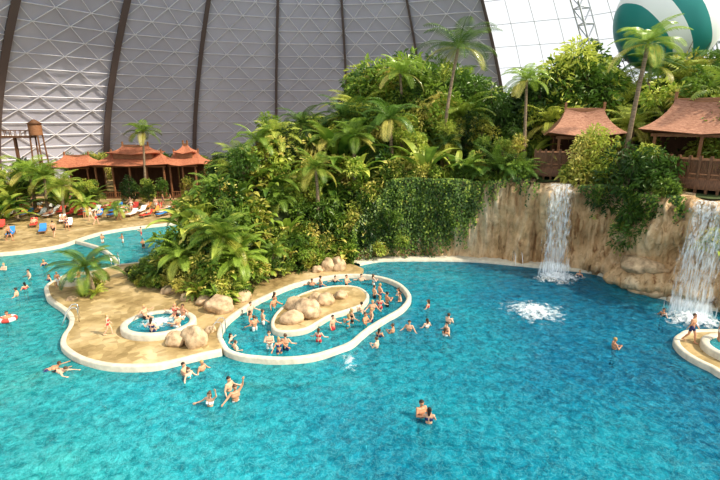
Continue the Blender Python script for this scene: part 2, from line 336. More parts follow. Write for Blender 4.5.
def tree_mesh(name,mats,H=8,nc=22,n=95,size=.4,spread=2.4,asp=.5):
    A=Acc(); acc_tube(A,[(0,0,0),(.15,0,H*.3),(0,.2,H*.6)],.22,.12,2)
    for i in range(nc):
        a=R_.uniform(0,6.28); z=H*R_.uniform(.3,.95); r=spread*R_.uniform(.2,1)*math.sin(math.pi*min(.95,(z/H*.8+.12)))
        c=(math.cos(a)*r,math.sin(a)*r,z); acc_tube(A,[(0,.1,z*.6),(c[0]*.5,c[1]*.5,z*.85),c],.07,.02,2,5); leafcloud(A,c,(.95,.95,.7),n,size,R_.choice((0,0,0,1)),asp)
    return A.mesh(name,mats)
def broad_mesh(name,mats,n=14,Ln=2.2,w=.5,H=.8):
    A=Acc()
    for i in range(n):
        az=i*2.4+R_.uniform(-.3,.3); el=R_.uniform(.5,1.4); h=Vector((math.cos(az),math.sin(az),0)); sd=Vector((-h.y,h.x,0)); p=Vector((h.x*.1,h.y*.1,0)); V=[]; ns=12; l=Ln*R_.uniform(.7,1.1)
        for k in range(ns+1):
            t=k/ns;a=el-1.5*t*t; tg=h*math.cos(a)+Vector((0,0,math.sin(a))); up=sd.cross(tg); up=up if up.z>0 else -up
            ww=.03 if t<.3 else w*.5*math.sin(math.pi*min(1,(t-.28)/.72)**.75)+.01
            V+=[p-sd*ww+up*ww*.35,p.copy(),p+sd*ww+up*ww*.35]; p+=tg*(l+H)/ns
        A.add(V,[f for k in range(ns) for f in((3*k,3*k+1,3*k+4,3*k+3),(3*k+1,3*k+2,3*k+5,3*k+4))],R_.choice((0,0,1)))
    return A.mesh(name,mats)
def fern_mesh(name,mats,n=18,Ln=1.5,ll=.35,lo=.3):
    A=Acc()
    for i in range(n): frond(A,(0,0,.15),i*2.4,R_.uniform(lo,1.35),Ln*R_.uniform(.8,1.1),R_.uniform(1,1.6),ll,16,.07,R_.choice((0,0,1)))
    return A.mesh(name,mats)
def grass_mesh(name,mats,n=90,Ln=1.8):
    A=Acc()
    for i in range(n):
        az=R_.uniform(0,6.28);el=R_.uniform(.7,1.5);h=Vector((math.cos(az),math.sin(az),0));sd=Vector((-h.y,h.x,0));p=h*R_.uniform(0,.3);V=[];l=Ln*R_.uniform(.6,1.1)
        for k in range(6):
            t=k/5;a=el-1.9*t*t;ww=.035*(1-t)+.004; V+=[p-sd*ww,p+sd*ww]; p=p+(h*math.cos(a)+Vector((0,0,math.sin(a))))*l/5
        A.add(V,[(2*k,2*k+1,2*k+3,2*k+2) for k in range(5)],R_.choice((0,1)))
    return A.mesh(name,mats)
SH=[shrub_mesh('shrub_a',[M_mid,M_bri,M_bark]),shrub_mesh('shrub_b',[M_bri,M_yel,M_bark],9,60,.34,.5),shrub_mesh('shrub_c',[M_dark,M_mid,M_bark],10,80,.26),shrub_mesh('shrub_d',[M_mid,M_dark,M_bark],9,60,.42,.3),shrub_mesh('shrub_e',[M_yel,M_rust,M_bark],8,60,.3,.4)]
TR=[tree_mesh('tree_a',[M_mid,M_bri,M_bark]),tree_mesh('tree_b',[M_dark,M_mid,M_bark],8,24,80,.55,2.4,.3),tree_mesh('tree_c',[M_bri,M_mid,M_bark],8,20,90,.45,2.1),tree_mesh('tree_d',[M_mid,M_yel,M_bark],8,18,80,.6,2.6,.35),tree_mesh('tree_e',[M_bri,M_bri,M_bark],8,26,80,.5,1.8,.3),tree_mesh('tree_f',[M_dark,M_dark,M_bark],8,24,80,.5,2.3,.4),tree_mesh('tree_g',[M_yel,M_mid,M_bark],8,20,80,.45,2.2,.4)]
BR=[broad_mesh('broadleaf_a',[M_bri,M_mid]),broad_mesh('broadleaf_b',[M_mid,M_yel],16,1.8,.6,.7)]
BG=broad_mesh('banana_plant',[M_bri,M_mid],12,3.4,.85,1.2)
FE=[fern_mesh('fern_a',[M_bri,M_mid]),fern_mesh('fern_b',[M_dark,M_mid],26,1.9,.35,.1)]
GR=[grass_mesh('grass_a',[M_mid,M_bri])]
P1=palm_mesh('palm_tall',11.2,4.4,20,1.15,1.0); P2=palm_mesh('palm_slim',9.5,2.9,18,.85,.3); P3=palm_mesh('palm_short',2.2,2.6,16,.65,.3,[M_bri,M_bark,M_yel],.14); P4=palm_mesh('palm_mid',4.4,2.9,18,.8,-.5,[M_mid,M_bark,M_yel]); P5=palm_mesh('palm_bright',4.2,3.2,20,.8,.4,[M_bri,M_bark,M_yel]); P6=palm_mesh('palm_low_green',1.9,2.5,18,.7,.2,[M_mid,M_bark,M_bri],.14); P7=palm_mesh('palm_dark',4.6,3.0,18,.8,.4,[M_dark,M_bark,M_yel])
def inst(name,me,x,y,z,s=1,rz=None,parent=None,sz=None):
    o=D.objects.new(name,me); o.location=(x,y,z); o.scale=(s,s,sz or s); o.rotation_euler=(R_.uniform(-.08,.08),R_.uniform(-.08,.08),R_.uniform(0,6.28) if rz is None else rz); return link(o,parent)
E_hill=empty('hillside_planting'); E_top=empty('clifftop_jungle_planting'); E_beach=empty('beach_planting')
y=27.5
while y<62:
    x=-20.
    while x<3:
        X=x+R_.uniform(-.6,.6);Y=y+R_.uniform(-.6,.6)
        if inside(X,Y,JP):
            d=min(dseg(X,Y,HF),dseg(X,Y,HL)); z=hill(X,Y)-.1; left=X<-13.5
            if d>.5 and not(X>-1 and dseg(X,Y,CLIFF)<1):
                if d<2.2: me,s=R_.choice([(SH[0],.75),(FE[0],.9),(GR[0],.9),(BR[1],.6),(SH[3],.7),(SH[2],.7),(P6,.6)])
                elif d<6 or left: me,s=R_.choice([(SH[0],1.25),(SH[1],1.2),(BR[0],1.05),(BR[1],1.1),(FE[0],1.3),(SH[3],1.3),(SH[4],1.1),(P6,.8),(GR[0],1.4),(SH[2],1.3),(TR[2],.36),(BG,.8),(SH[2],1.2),(FE[1],1.2)])
                else: me,s=R_.choice([(SH[0],1.8),(SH[1],1.7),(BR[0],1.5),(BG,1.3),(TR[0],.55),(TR[1],.5),(TR[3],.55),(TR[4],.6),(P4,.9),(P7,.9),(SH[4],1.6),(TR[6],.55),(TR[5],.5)])
                if left: s*=.42 if Y>33 else .6
                if Y>50: me,s=R_.choice(TR),.62*(.7 if left else 1)
                inst('tropical_plant',me,X,Y,z,s*R_.uniform(.85,1.2),None,E_hill)
        x+=1.35 if y<44 else 2.0
    y+=1.3 if y<44 else 1.9
hf=spline(HF,5); hn=normals2(hf,False)
for off,st in((.35,1),(1.3,1),(2.3,2)):
    for i in range(6,len(hf),st):
        X,Y=hf[i][0]-hn[i][0]*off+R_.uniform(-.3,.3),hf[i][1]-hn[i][1]*off+R_.uniform(-.2,.2)
        inst('tropical_plant',R_.choice([SH[0],SH[1],SH[3],FE[0],GR[0],BR[1],SH[2],SH[4],FE[1]]),X,Y,hill(X,Y)-.1,R_.uniform(.4,.62)*(1+.25*off)*(.75 if X<-14 else 1),None,E_hill)
def target(x,y):
    u=x*50/y
    return np.interp(u,[-6,-3.5,-1,2,8,10,14,17,19,22,25,27,30,36,60],[12.5,13.5,17.8,19,18.5,16.8,15.8,15,16,18.8,18.8,15.5,16.5,18.5,19])
y=25.
while y<66:
    x=0.
    while x<52:
        X=x+R_.uniform(-.8,.8);Y=y+R_.uniform(-.8,.8)
        if inside(X,Y,JP) and X/Y<1.0:
            dc=dseg(X,Y,CLIFF)
            deckz=(X>14.5 and dc<5.5) or math.hypot(X-20.2,Y-43)<4
            if dc>1.3 and not deckz:
                z=7.0
                if dc<3.2: inst('tropical_plant',R_.choice(SH+[FE[1],BR[0],SH[1],FE[0],BG]),X,Y,z,R_.uniform(.9,1.3),None,E_top)
                else:
                    zt=target(X,Y); f=min(1,.35+.65*(dc-3)/9); s=(zt-7)*f/8*R_.uniform(.72,1.08)*(1 if Y>48 else .9); q=R_.random()
                    if q<.16: inst('jungle_palm',R_.choice((P4,P5,P7)),X,Y,z,max(s*1.35,.6),None,E_top)
                    elif q<.24 and f<.9: inst('banana_plant',BG,X,Y,z,max(s*2,1.2),None,E_top)
                    else: inst('jungle_tree',R_.choice(TR),X,Y,z,max(s,.45),None,E_top)
        x+=2.1
    y+=2.1
for i in range(8,len(cl)-30,5):
    x,y0=cl[i];n=cn[i]
    if x>24: break
    if any(math.hypot(x-fx,y0-fy)<2.2 for fx,fy,k in falls): continue
    if x>11 and R_.random()<.3: continue
    inst('clifftop_shrub',R_.choice([SH[0],SH[2],SH[3],GR[0],SH[1]]),x-n[0]*.8,y0-n[1]*.8,ctop(i)-.2,R_.uniform(.5,.9),None,E_top)
for k in range(50):
    i=R_.randrange(8,150); x,y0=cl[i]
    if x>8.5: continue
    z=R_.uniform(.8,ctop(i)-.6); o=coff(i,z)-.15; n=cn[i]; inst('cliff_fern',R_.choice([SH[0],SH[1],SH[2],FE[0],GR[0],SH[3],BR[1]]),x+n[0]*o,y0+n[1]*o,z,R_.uniform(.4,.75),None,E_top)
for x,y,z,s in((-.6,37.6,.6,.8),(.4,38.2,1.6,.9),(1.6,38.8,.4,.7),(2.4,38.6,3.2,.8),(3.6,38.8,1.2,.6)): inst('cliff_fern',R_.choice([SH[0],SH[3],SH[1]]),x,y,z,s,None,E_top)
inst('clifftop_tree',TR[1],20.3,34.6,3.2,.88); inst('clifftop_tree',TR[5],21.4,33.8,4.0,.74); inst('clifftop_tree',TR[1],20.6,33.0,1.6,.6); inst('clifftop_tree',TR[0],21.6,35.2,5.2,.66)
inst('clifftop_tree',TR[4],19.4,37.2,6.0,.70); inst('clifftop_tree',TR[6],18.2,37.6,6.2,.6); inst('clifftop_tree',SH[1],17.6,37.4,6.8,1.2)
for x,y,s in((11.8,40.2,1.7),(9.6,40.6,1.3),(13.6,39.8,1.35)): inst('sago_palm',FE[1],x,y,7.5,s)
inst('cliff_shrub',SH[1],22.4,27.9,4.0,.8); inst('cliff_shrub',BR[0],22.8,27.7,3.4,.8)
inst('palm_tree',P1,8.0,45.5,7,1.03,.0); inst('palm_tree',P2,21.9,38.6,7,1.12,0); inst('palm_tree',P2,15.6,44,7,.9,1); inst('palm_tree',P2,27.5,46,7,1.05,2); inst('palm_tree',P2,4.5,49,7,1.0,3)
inst('palm_tree',P2,-32.4,69,.3,1.05,2)
inst('palm_tree',P6,-18.6,30.2,.3,1.0); inst('fern',FE[0],-18.2,29.8,.3,.6); inst('fern',GR[0],-19.0,29.6,.3,.6); inst('fern',SH[0],-18.8,30.8,.3,.6)
inst('palm_tree',P5,-9.8,30.6,.6,.85,.3); inst('palm_tree',P6,-8.4,30.2,1.0,.9); inst('palm_tree',P6,-12.3,31.4,.8,.95); inst('palm_tree',P4,-12.0,36.5,3.4,.75)
for x,y,z,s in((-3.6,38.5,4.5,1.0),(-10.5,40,4.5,1.1),(-.5,42,6,1.2),(-2.5,46,7,1.4),(3,44,7,1.3),(19,46,7,1.3),(-7.5,43,7,1.0)): inst('palm_tree',R_.choice((P4,P7,P5)),x,y,z,s*.85)
for x,y,s in((-36,55,.95),(-34.2,56.5,.8),(-40,58,1.1),(-43,60,1.2),(-46.5,57,1.2),(-29.5,54.5,.7),(-45,54,1),(-49,60,1.3),(-41,54,.9)): inst('palm_tree',R_.choice((P5,P4)) if s>.9 else P6,x,y,.3,s,None,E_beach)
for i in range(50):
    x=R_.uniform(-60,-9); yb=R_.uniform(63,67.5) ; inst('tropical_plant',R_.choice(TR+[SH[1],SH[0]]),x,yb,.3,R_.uniform(.36,.52) if -43<x<-22 else R_.uniform(.55,.8),None,E_beach)
for i in range(60):
    x=R_.uniform(-56,-5); yb=R_.uniform(80,90) ; inst('jungle_tree',R_.choice(TR),x,yb,.3,R_.uniform(.5,.8),None,E_beach)
for x,y,s in((-42,52,1.1),(-44,55,1.3),(-39,60,1.1),(-48,62,1.5),(-37,62,1.1),(-52,60,1.6),(-46,51,1.2),(-50,56,1.5),(-55,58,1.8)): inst('banana_plant',BG,x,y,.3,s,None,E_beach)
# hanging ivy
V=[];F=[];MI=[]
for k in range(1250):
    i=R_.randrange(6,len(cl)-60); x,y0=cl[i]
    pr=1.0 if x<10.3 else (.35 if x<21 else .45)
    if R_.random()>pr or x>26: continue
    if any(math.hypot(x-fx,y0-fy)<1.5 for fx,fy,kk in falls): continue
    zt=ctop(i)+.2; edge=np.interp(x,[7,10.3],[1,.6])+.25*noise.noise(Vector((x*1.3,0,0))); ln=(zt*R_.uniform(.5,1.0)*edge) if x<10.3 else R_.uniform(.5,3.4)*abs(noise.noise(Vector((x*.9,3,y0*.9))))*2.6; nl=int(ln/.11); du=0; mm=R_.choice((0,0,0,1,1,2))
    for q in range(nl):
        z=zt-q*.11; du+=R_.uniform(-.05,.05); o=coff(i,z)+.15+R_.uniform(0,.5); n=cn[i]; t=Vector((-n[1],n[0],0))
        p=Vector((x+n[0]*o,y0+n[1]*o,z))+t*(du+R_.uniform(-.22,.22)); s=R_.uniform(.12,.26)
        d=Vector((n[0]*.6+R_.uniform(-.5,.5),n[1]*.6+R_.uniform(-.5,.5),-.8)).normalized(); w=d.cross(Vector((n[0],n[1],.3))).normalized()
        b0=len(V); V+=[p,p+d*s*.5+w*s*.4,p+d*s,p+d*s*.5-w*s*.4]; F.append((b0,b0+1,b0+2,b0+3)); MI.append(mm)
mk('hanging_ivy',V,F,[M_dark,M_mid,M_bri],None,False,MI)
# ---------------------------------------------------------------- boulders
def boulder(x,y,z,r,seed,sq=.75,parent=None,name='boulder'):
    import bmesh
    bm=bmesh.new(); bmesh.ops.create_icosphere(bm,subdivisions=4,radius=1)
    for v in bm.verts:
        c=v.co.copy(); k=1+.28*noise.noise(c*1.2+Vector((seed,0,0)))+.09*noise.noise(c*4+Vector((seed,0,0))); v.co=Vector((c.x*k*1.15,c.y*k,c.z*k*sq))*r
    me=D.meshes.new(name); bm.to_mesh(me); bm.free(); me.materials.append(M_boul); me.polygons.foreach_set('use_smooth',[True]*len(me.polygons))
    o=D.objects.new(name,me); o.location=(x,y,z+r*sq*.6); o.rotation_euler=(0,0,seed*1.7); return link(o,parent)
for k,(x,y,z,r,sq) in enumerate([(-8.9,22.7,.3,.62,1.15),(-9.8,22.7,.3,.5,1),(-10.4,23.3,.3,.35,.9),(-8.6,24.2,.3,.3,.8),(-8.9,27.2,.3,.8,.8),(-7.9,29.0,.3,.55,.8),(-2.6,35.4,.3,.55,1.2),(-1.8,35.6,.3,.6,1.1),(-3.4,34.9,.3,.4,.9),
    (-3.3,26.6,.3,.85,.8),(-4.1,25.6,.3,.65,.7),(-4.2,27.7,.3,.6,.8),(-2.3,28.4,.3,.55,.9),(-1.3,29.4,.3,.45,.8),(-3.0,29.3,.3,.4,.7),(-10.2,28.4,.3,.6,.7),(-11.6,29.2,.3,.5,.7),(-13.4,30.4,.3,.5,.7),(-19.4,29,.3,.3,.7),(21.2,31.2,-.3,1.3,.6),(20.6,33.2,-.3,1.2,.6),(22.4,29.6,-.4,1.2,.7),(20.7,32.0,1.4,1.4,.5),(20.4,33.8,3.2,1.2,.5),(24.6,27.2,-.3,1.4,.8)]): boulder(x,y,z-.1,r,k+1.3,sq)
# ---------------------------------------------------------------- whirlpool tubs
def tub(name,x,y,rx,ry,zb):
    e=empty(name,(x,y,0)); P=np.array([(rx*math.cos(a),ry*math.sin(a)) for a in np.linspace(0,2*math.pi,49)[:-1]])
    sweep('rim',P,[(-.2,zb-.1),(-.2,zb+.3),(-.14,zb+.37),(.14,zb+.37),(.2,zb+.3),(.2,zb-.1)],M_rim,True,e)
    slab('basin_floor',[tuple(p) for p in P],zb+.02,M_floorl,.1,e)
    V=[(0,0,zb+.25)]+[(p[0],p[1],zb+.25) for p in P]; mk('water',V,[(0,1+i,1+(i+1)%48) for i in range(48)],M_wat,e)
    return e
tub('whirlpool_tub',-11.7,24.7,1.9,1.6,.3); fo=foam('whirlpool_foam',-11.7,24.7,1.6,1.4,.12,.42); fo.location.z=.54
tub('kids_tub',-21.3,32.6,1.0,1.0,.3)
slab('spa_terrace',[(17.3,20.4),(17.0,21.6),(17.3,22.9),(18.2,23.8),(19.6,24.2),(25,24),(25,19),(18.2,19.3)],.25,M_deck,1.4)
sweep('spa_terrace_rim',spline([(25,24.1),(19.6,24.3),(18.2,23.8),(17.3,22.9),(17.0,21.6),(17.3,20.4),(18.2,19.3),(25,18.9)],5),RS,M_rim)
tub('spa_tub',19.9,21.6,1.7,1.6,.25)
def rail(x,y,r):
    e=empty('pool_handrail',(x,y,0)); e.rotation_euler=(0,0,r)
    for s in(-.3,.3): tube('bar',[(s,.4,.3),(s,.4,1.1),(s,.3,1.25),(s,.1,1.25),(s,-.2,.9),(s,-.5,.2),(s,-.6,-.6)],.03,M_steel,e)
    for i in range(3): boxes('step',[((0,-.45-.08*i,-.05-.28*i),(.6,.12,.04),0)],M_steel,e)
rail(-17.3,25.5,-1.1); rail(-8.0,23.6,1.57+3.14); rail(-20.4,36.6,.6); rail(13.4,37.4,0)
# ---------------------------------------------------------------- dome hall
BASE=[(-79,44),(-73.3,70),(-69.2,88),(-55.8,102),(-39.6,111),(-20.6,115),(-2.7,116),(16.6,114),(35,109),(53.4,100),(69.9,86),(82,66)]
TOP=[(-62,39),(-56.4,62),(-50.5,77),(-40.9,90),(-29.5,98),(-16.7,102),(-3.7,103),(9.6,101),(23.2,96),(37.4,88),(48.3,74),(58,56)]
def dome(a,z):
    i=min(int(a),len(BASE)-2); f=a-i; b_=np.array(BASE[i])*(1-f)+np.array(BASE[i+1])*f; t=np.array(TOP[i])*(1-f)+np.array(TOP[i+1])*f
    k=max(0,z/34)**1.6; p=b_+(t-b_)*k; return Vector((p[0],p[1],z))
M_pan=noisy('dome_panel',[(.3,(.46,.46,.56)),(.7,(.58,.58,.68))],.05,.55,(1,1,1),0)
GL=8
zs=np.linspace(0,60,27); V=[];F=[];E=[];cols=6; na=GL*cols
grid=[[dome(a/cols,z) for z in zs] for a in range(na+1)]
V=[p for c in grid for p in c]; nz=len(zs)
F=[(a*nz+j,(a+1)*nz+j,(a+1)*nz+j+1,a*nz+j+1) for a in range(na) for j in range(nz-1)]
mk('wall_dome',V,F,M_pan,None,False)
inw=lambda p:p+(Vector((0,30,p.z))-p).normalized()*.25
for a in range(na):
    for j in range(nz-1):
        p00,p10,p11,p01=[inw(q) for q in(grid[a][j],grid[a+1][j],grid[a+1][j+1],grid[a][j+1])]
        E.append((p00,p10)); 
        if (a+j)%2: E.append((p00,p11))
        else: E.append((p10,p01))
beams('wall_dome_lattice',E,.12,M_bar)
def ribs(name,i,w,d,m):
    V=[];F=[];Z=np.linspace(-.5,62,40)
    for z in Z:
        p=dome(i-1e-6,z); inn=(Vector((0,30,z))-p); inn.z=0; inn.normalize(); t=Vector((-inn.y,inn.x,0))
        for s,o in((-.5,-.2),(.5,-.2),(.5,1),(-.5,1)): V.append(p+t*s*w+inn*o*d)
    for q in range(len(Z)-1):
        for k in range(4): F.append((q*4+k,q*4+(k+1)%4,q*4+4+(k+1)%4,q*4+4+k))
    mk(name,V,F,m)
for i,w in zip(range(1,9),(1.1,1.2,1.15,.8,.5,.45,.45,.6)): ribs('dome_rib',i,w,.8,M_rib)
M_gl=D.materials.new('glass'); M_gl.use_nodes=True; nt=M_gl.node_tree; gsh=N(M_gl,'ShaderNodeBsdfGlossy'); gsh.inputs['Roughness'].default_value=.05; t=N(M_gl,'ShaderNodeBsdfTransparent'); t.inputs[0].default_value=(.99,.99,1,1); x=N(M_gl,'ShaderNodeMixShader'); x.inputs[0].default_value=.04
L(M_gl,t.outputs[0],x.inputs[1]); L(M_gl,gsh.outputs[0],x.inputs[2]); L(M_gl,x.outputs[0],nt.nodes['Material Output'].inputs[0])
w=empty('window_dome'); zs2=np.linspace(0,60,17); G2=[[dome(8+a/4,z) for z in zs2] for a in range(13)]; nz2=len(zs2)
mk('glass',[p for c in G2 for p in c],[(a*nz2+j,(a+1)*nz2+j,(a+1)*nz2+j+1,a*nz2+j+1) for a in range(12) for j in range(nz2-1)],M_gl,w)
E=[]
for a in range(13):
    for j in range(nz2-1):
        if a%4: E.append((G2[a][j],G2[a][j+1]))
        if a<12: E.append((G2[a][j],G2[a+1][j]))
beams('mullions',E,.10,M_truss,w)
def truss(i):
    E=[];pp=None
    for q,z in enumerate(np.linspace(0,60,26)):
        p=dome(i-1e-6,z); inn=(Vector((0,30,z))-p).normalized(); t=Vector((-inn.y,inn.x,0)).normalized(); r=[p+inn*2.2,p+t*1.4,p-t*1.4]
        E+=[(r[0],r[1]),(r[1],r[2]),(r[0],r[2])]
        if pp: E+=[(pp[k],r[k]) for k in range(3)]+[(pp[0],r[1]),(pp[0],r[2])]
        pp=r
    return E
for i in(9,10,11): beams('arch_truss',truss(i),.24,M_truss,w)
# ---------------------------------------------------------------- balloon
M_bal=mat('balloon_fabric',(1,1,1),.45); b=M_bal.node_tree.nodes['Principled BSDF']; co=coords(M_bal); s=N(M_bal,'ShaderNodeSeparateXYZ'); L(M_bal,co,s.inputs[0])
mr=N(M_bal,'ShaderNodeMapRange'); mr.inputs[1].default_value=-7.0; mr.inputs[2].default_value=7.0
k1=N(M_bal,'ShaderNodeMath',operation='MULTIPLY_ADD'); k1.inputs[1].default_value=.75; L(M_bal,s.outputs[2],k1.inputs[0]); L(M_bal,s.outputs[0],k1.inputs[2]); L(M_bal,k1.outputs[0],mr.inputs[0])
r=N(M_bal,'ShaderNodeValToRGB'); r.color_ramp.interpolation='CONSTANT'; e=r.color_ramp.elements
for i in range(4): e.new(.5)
TL=(.03,.27,.25); WH=(.86,.89,.87)
for i,(p,c) in enumerate([(0,TL),(.16,WH),(.31,TL),(.50,WH),(.68,TL),(.84,WH)]): e[i].position=p; e[i].color=(*c,1)
L(M_bal,mr.outputs[0],r.inputs[0]); L(M_bal,r.outputs[0],b.inputs['Base Color'])
be=empty('gas_balloon',(37,60,24.0)); V=[];F=[]
for j in range(33):
    th=math.pi*j/32
    for i in range(48):
        a=2*math.pi*i/48; rr=5.9*math.sin(th)*(1+.006*math.cos(a*12)); zz=5.9*math.cos(th)*(1.08 if math.cos(th)<0 else 1); V.append((rr*math.cos(a),rr*math.sin(a),zz))
for j in range(32):
    for i in range(48): F.append((j*48+i,(j+1)*48+i,(j+1)*48+(i+1)%48,j*48+(i+1)%48))
mk('envelope',V,F,M_bal,be,True)
beams('ropes',[((5.0*math.cos(a),5.0*math.sin(a),-3.5),(.9*math.cos(a),.9*math.sin(a),-11)) for a in np.linspace(0,6.28,13)[:-1]],.04,M_wood,be)
tube('gondola',[(1.1*math.cos(a),1.1*math.sin(a),-11) for a in np.linspace(0,6.28,17)],.12,M_woodl,be)
boxes('gondola_floor',[((0,0,-11.9),(2,2,.1),0)]+[((math.cos(a)*1.1,math.sin(a)*1.1,-11.4),(.08,.08,1),0) for a in np.linspace(0,6.28,13)[:-1]],M_woodl,be)
# ---------------------------------------------------------------- huts
def roof(name,cx,cy,z0,z1,lx,ly,e,rx=.55,m=None,fl=.35):
    V=[];F=[];K=9
    for k in range(K):
        t=k/(K-1); f=(1-t)**1.5
        hx=lx/2*(rx+(1-rx)*f); hy=ly/2*(.03+.97*f); z=z0+(z1-z0)*t
        pts=[(-hx,-hy),(0,-hy),(hx,-hy),(hx,0),(hx,hy),(0,hy),(-hx,hy),(-hx,0)]
        for i,(x,y) in enumerate(pts): V.append((cx+x,cy+y,z+(fl*f*f if i%2==0 else 0)+(.35*t*t if abs(x)>0 else 0)))
    for k in range(K-1):
        for i in range(8): F.append((k*8+i,k*8+(i+1)%8,k*8+8+(i+1)%8,k*8+8+i))
    F.append(tuple(range((K-1)*8,K*8))); F.append(tuple(range(8))[::-1])
    mk(name,V,F,m or M_roof,e,False)
    boxes(name+'_ridge',[((cx,cy,z1+.15),(lx*rx*1.02,.22,.3),0)]+[((cx+s*lx*rx/2,cy,z1+.5),(.2,.25,.7),0) for s in(-1,1)],M_woodl,e)
def hut(x,y,z,lx,ly,h,rh,rz=0,name='thatched_hut',tier=True,rx=.5,rm=None):
    e=empty(name,(x,y,z)); e.rotation_euler=(0,0,rz); px=np.linspace(-lx/2+.3,lx/2-.3,max(3,int(lx/2.4)+1)); B=[]
    for a in px:
        for b_ in(-ly/2+.3,ly/2-.3): B.append(((a,b_,h/2),(.22,.22,h),0))
    boxes('posts',B,M_woodl,e); boxes('floor_deck',[((0,0,.08),(lx,ly,.16),0)],M_wood,e); boxes('back_wall',[((0,ly/2-.5,h/2),(lx-.6,.12,h),0)]+[((a,ly/2-.6,h/2),(.1,.05,h),0) for a in np.arange(-lx/2+.5,lx/2-.4,.6)],M_dark_in,e)
    boxes('beams',[((0,s*(ly/2-.3),h-.12),(lx,.2,.25),0) for s in(-1,1)]+[((0,-ly/2+.3,.95),(lx-.6,.08,.1),0)]+[((a,-ly/2+.3,.5),(.05,.05,.9),0) for a in np.arange(-lx/2+.3,lx/2-.3,.3)],M_woodl,e)
    if tier:
        roof('lower_roof',0,0,h,h+rh*.55,lx+1.6,ly+1.6,e,.62,rm); boxes('clerestory',[((0,0,h+rh*.5),(lx*.55,ly*.4,rh*.3),0)],M_woodl,e); roof('upper_roof',0,0,h+rh*.6,h+rh,lx*.72,ly*.6,e,rx,rm)
    else: roof('hip_roof',0,0,h,h+rh,lx+1.6,ly+1.6,e,rx,rm)
    return e
hut(20.2,43,8.0,4.8,3.8,2.6,2.1,-.25,'pavilion',False,.5,M_roof2); hut(26.6,36.4,8.0,6.6,4.2,3.0,2.3,-.7,'pavilion',False,.55,M_roof2)
hut(-35,73,.3,11,6,5.0,2.6,0,'beach_hut'); hut(-27.2,73,.3,4.5,4.5,5.0,2.8,0,'beach_hut',True,.2); hut(-45,74,.3,6,5,4.6,1.4,0,'beach_hut',False)
t=empty('lookout_tower',(-51.5,75,0)); tube('drum',[(0,0,9.6),(0,0,9.8),(0,0,11.2),(0,0,11.4)],.95,M_woodl,t,16)
tube('drum_cap',[(0,0,11.4),(0,0,12.1)],1.15,M_wood,t,16,.15); beams('legs',[((.6*a,.6*b_,9.6),(.9*a,.9*b_,.3)) for a in(-1,1) for b_ in(-1,1)]+[((-.7,-.7,3),(.7,-.7,6)),((.7,-.7,3),(-.7,-.7,6))],.2,M_wood,t)
fb=empty('footbridge',(-60,75,0)); boxes('walkway',[((0,0,9.4),(16,1.4,.25),0)]+[((0,s*.7,10.4),(16,.07,.09),0) for s in(-1,1)]+[((a,s*.7,9.9),(.07,.07,1),0) for a in np.arange(-8,8.1,.8) for s in(-1,1)],M_wood,fb); boxes('piers',[((a,0,4.8),(.35,.35,9.2),0) for a in(-7,-1,5)],M_wood,fb)
dk=empty('clifftop_walkway'); DP=spline([(15.4,41.0),(17.8,40.1),(20.5,38.8),(23.0,36.0),(24.0,33.2),(26.0,31.2),(29.5,29.8),(38,28.4)],10)
sweep('deck',DP,[(1.0,7.3),(1.0,8.0),(-2.4,8.0),(-2.4,7.3)],M_wood,False,dk)
sweep('top_rail',DP,[(.98,9.3),(.98,9.45),(.82,9.45),(.82,9.3),(.98,9.3)],M_woodl,False,dk); sweep('mid_rail',DP,[(.95,8.3),(.95,8.4),(.87,8.4),(.87,8.3),(.95,8.3)],M_woodl,False,dk)
dense=spline([tuple(p) for p in DP],4); dnn=normals2(dense,False); B=[]
for i,(p,n) in enumerate(zip(dense,dnn)):
    r=math.atan2(n[1],n[0]); big_=i%8==0; B.append(((p[0]+n[0]*.9,p[1]+n[1]*.9,8.7 if not big_ else 8.3),(.06,.06,1.25) if not big_ else (.18,.18,2.6),r))
boxes('balusters',B,M_wood,dk)
M_tow=[mat('towel_blue',(.05,.25,.6),.8),mat('towel_white',(.8,.8,.78),.8),mat('towel_red',(.65,.08,.06),.8),mat('towel_orange',(.8,.35,.08),.8)]
def lounger(x,y,rz,m):
    e=empty('sun_lounger',(x,y,.3)); e.rotation_euler=(0,0,rz)
    boxes('frame',[((0,0,.3),(.65,1.9,.06),0)]+[((a*.27,b_*.8,.15),(.06,.06,.3),0) for a in(-1,1) for b_ in(-1,1)],M_woodl,e)
    mk('cushion',[(-.32,-.95,.34),(.32,-.95,.34),(.32,.35,.34),(-.32,.35,.34),(.32,.9,.8),(-.32,.9,.8),(-.32,-.95,.42),(.32,-.95,.42),(.32,.32,.42),(-.32,.32,.42),(.32,.84,.88),(-.32,.84,.88)],[(3,2,1,0),(5,4,2,3),(6,7,8,9),(9,8,10,11),(0,1,7,6),(1,2,8,7),(2,4,10,8),(4,5,11,10),(5,3,9,11),(3,0,6,9)],m,e)
LG=[]
for i in range(42):
    x=-44+ (i%14)*1.9+R_.uniform(-.4,.4); y=56.5+(i//14)*2.4+R_.uniform(-.4,.4)
    if x>-18: continue
    rz=R_.uniform(-.5,.5); lounger(x,y,rz,M_tow[R_.choice((0,0,1,1,2,3))]); LG.append((x,y,rz))
for x,y in((-41,45),(-38.6,46),(-36.4,46.6),(-43,47.5),(-34,48),(-40,50),(-37,51),(-44,44),(-33,51),(-35,53)): lounger(x,y,.5,M_tow[R_.choice((0,1,1,2))]); LG.append((x,y,.5))
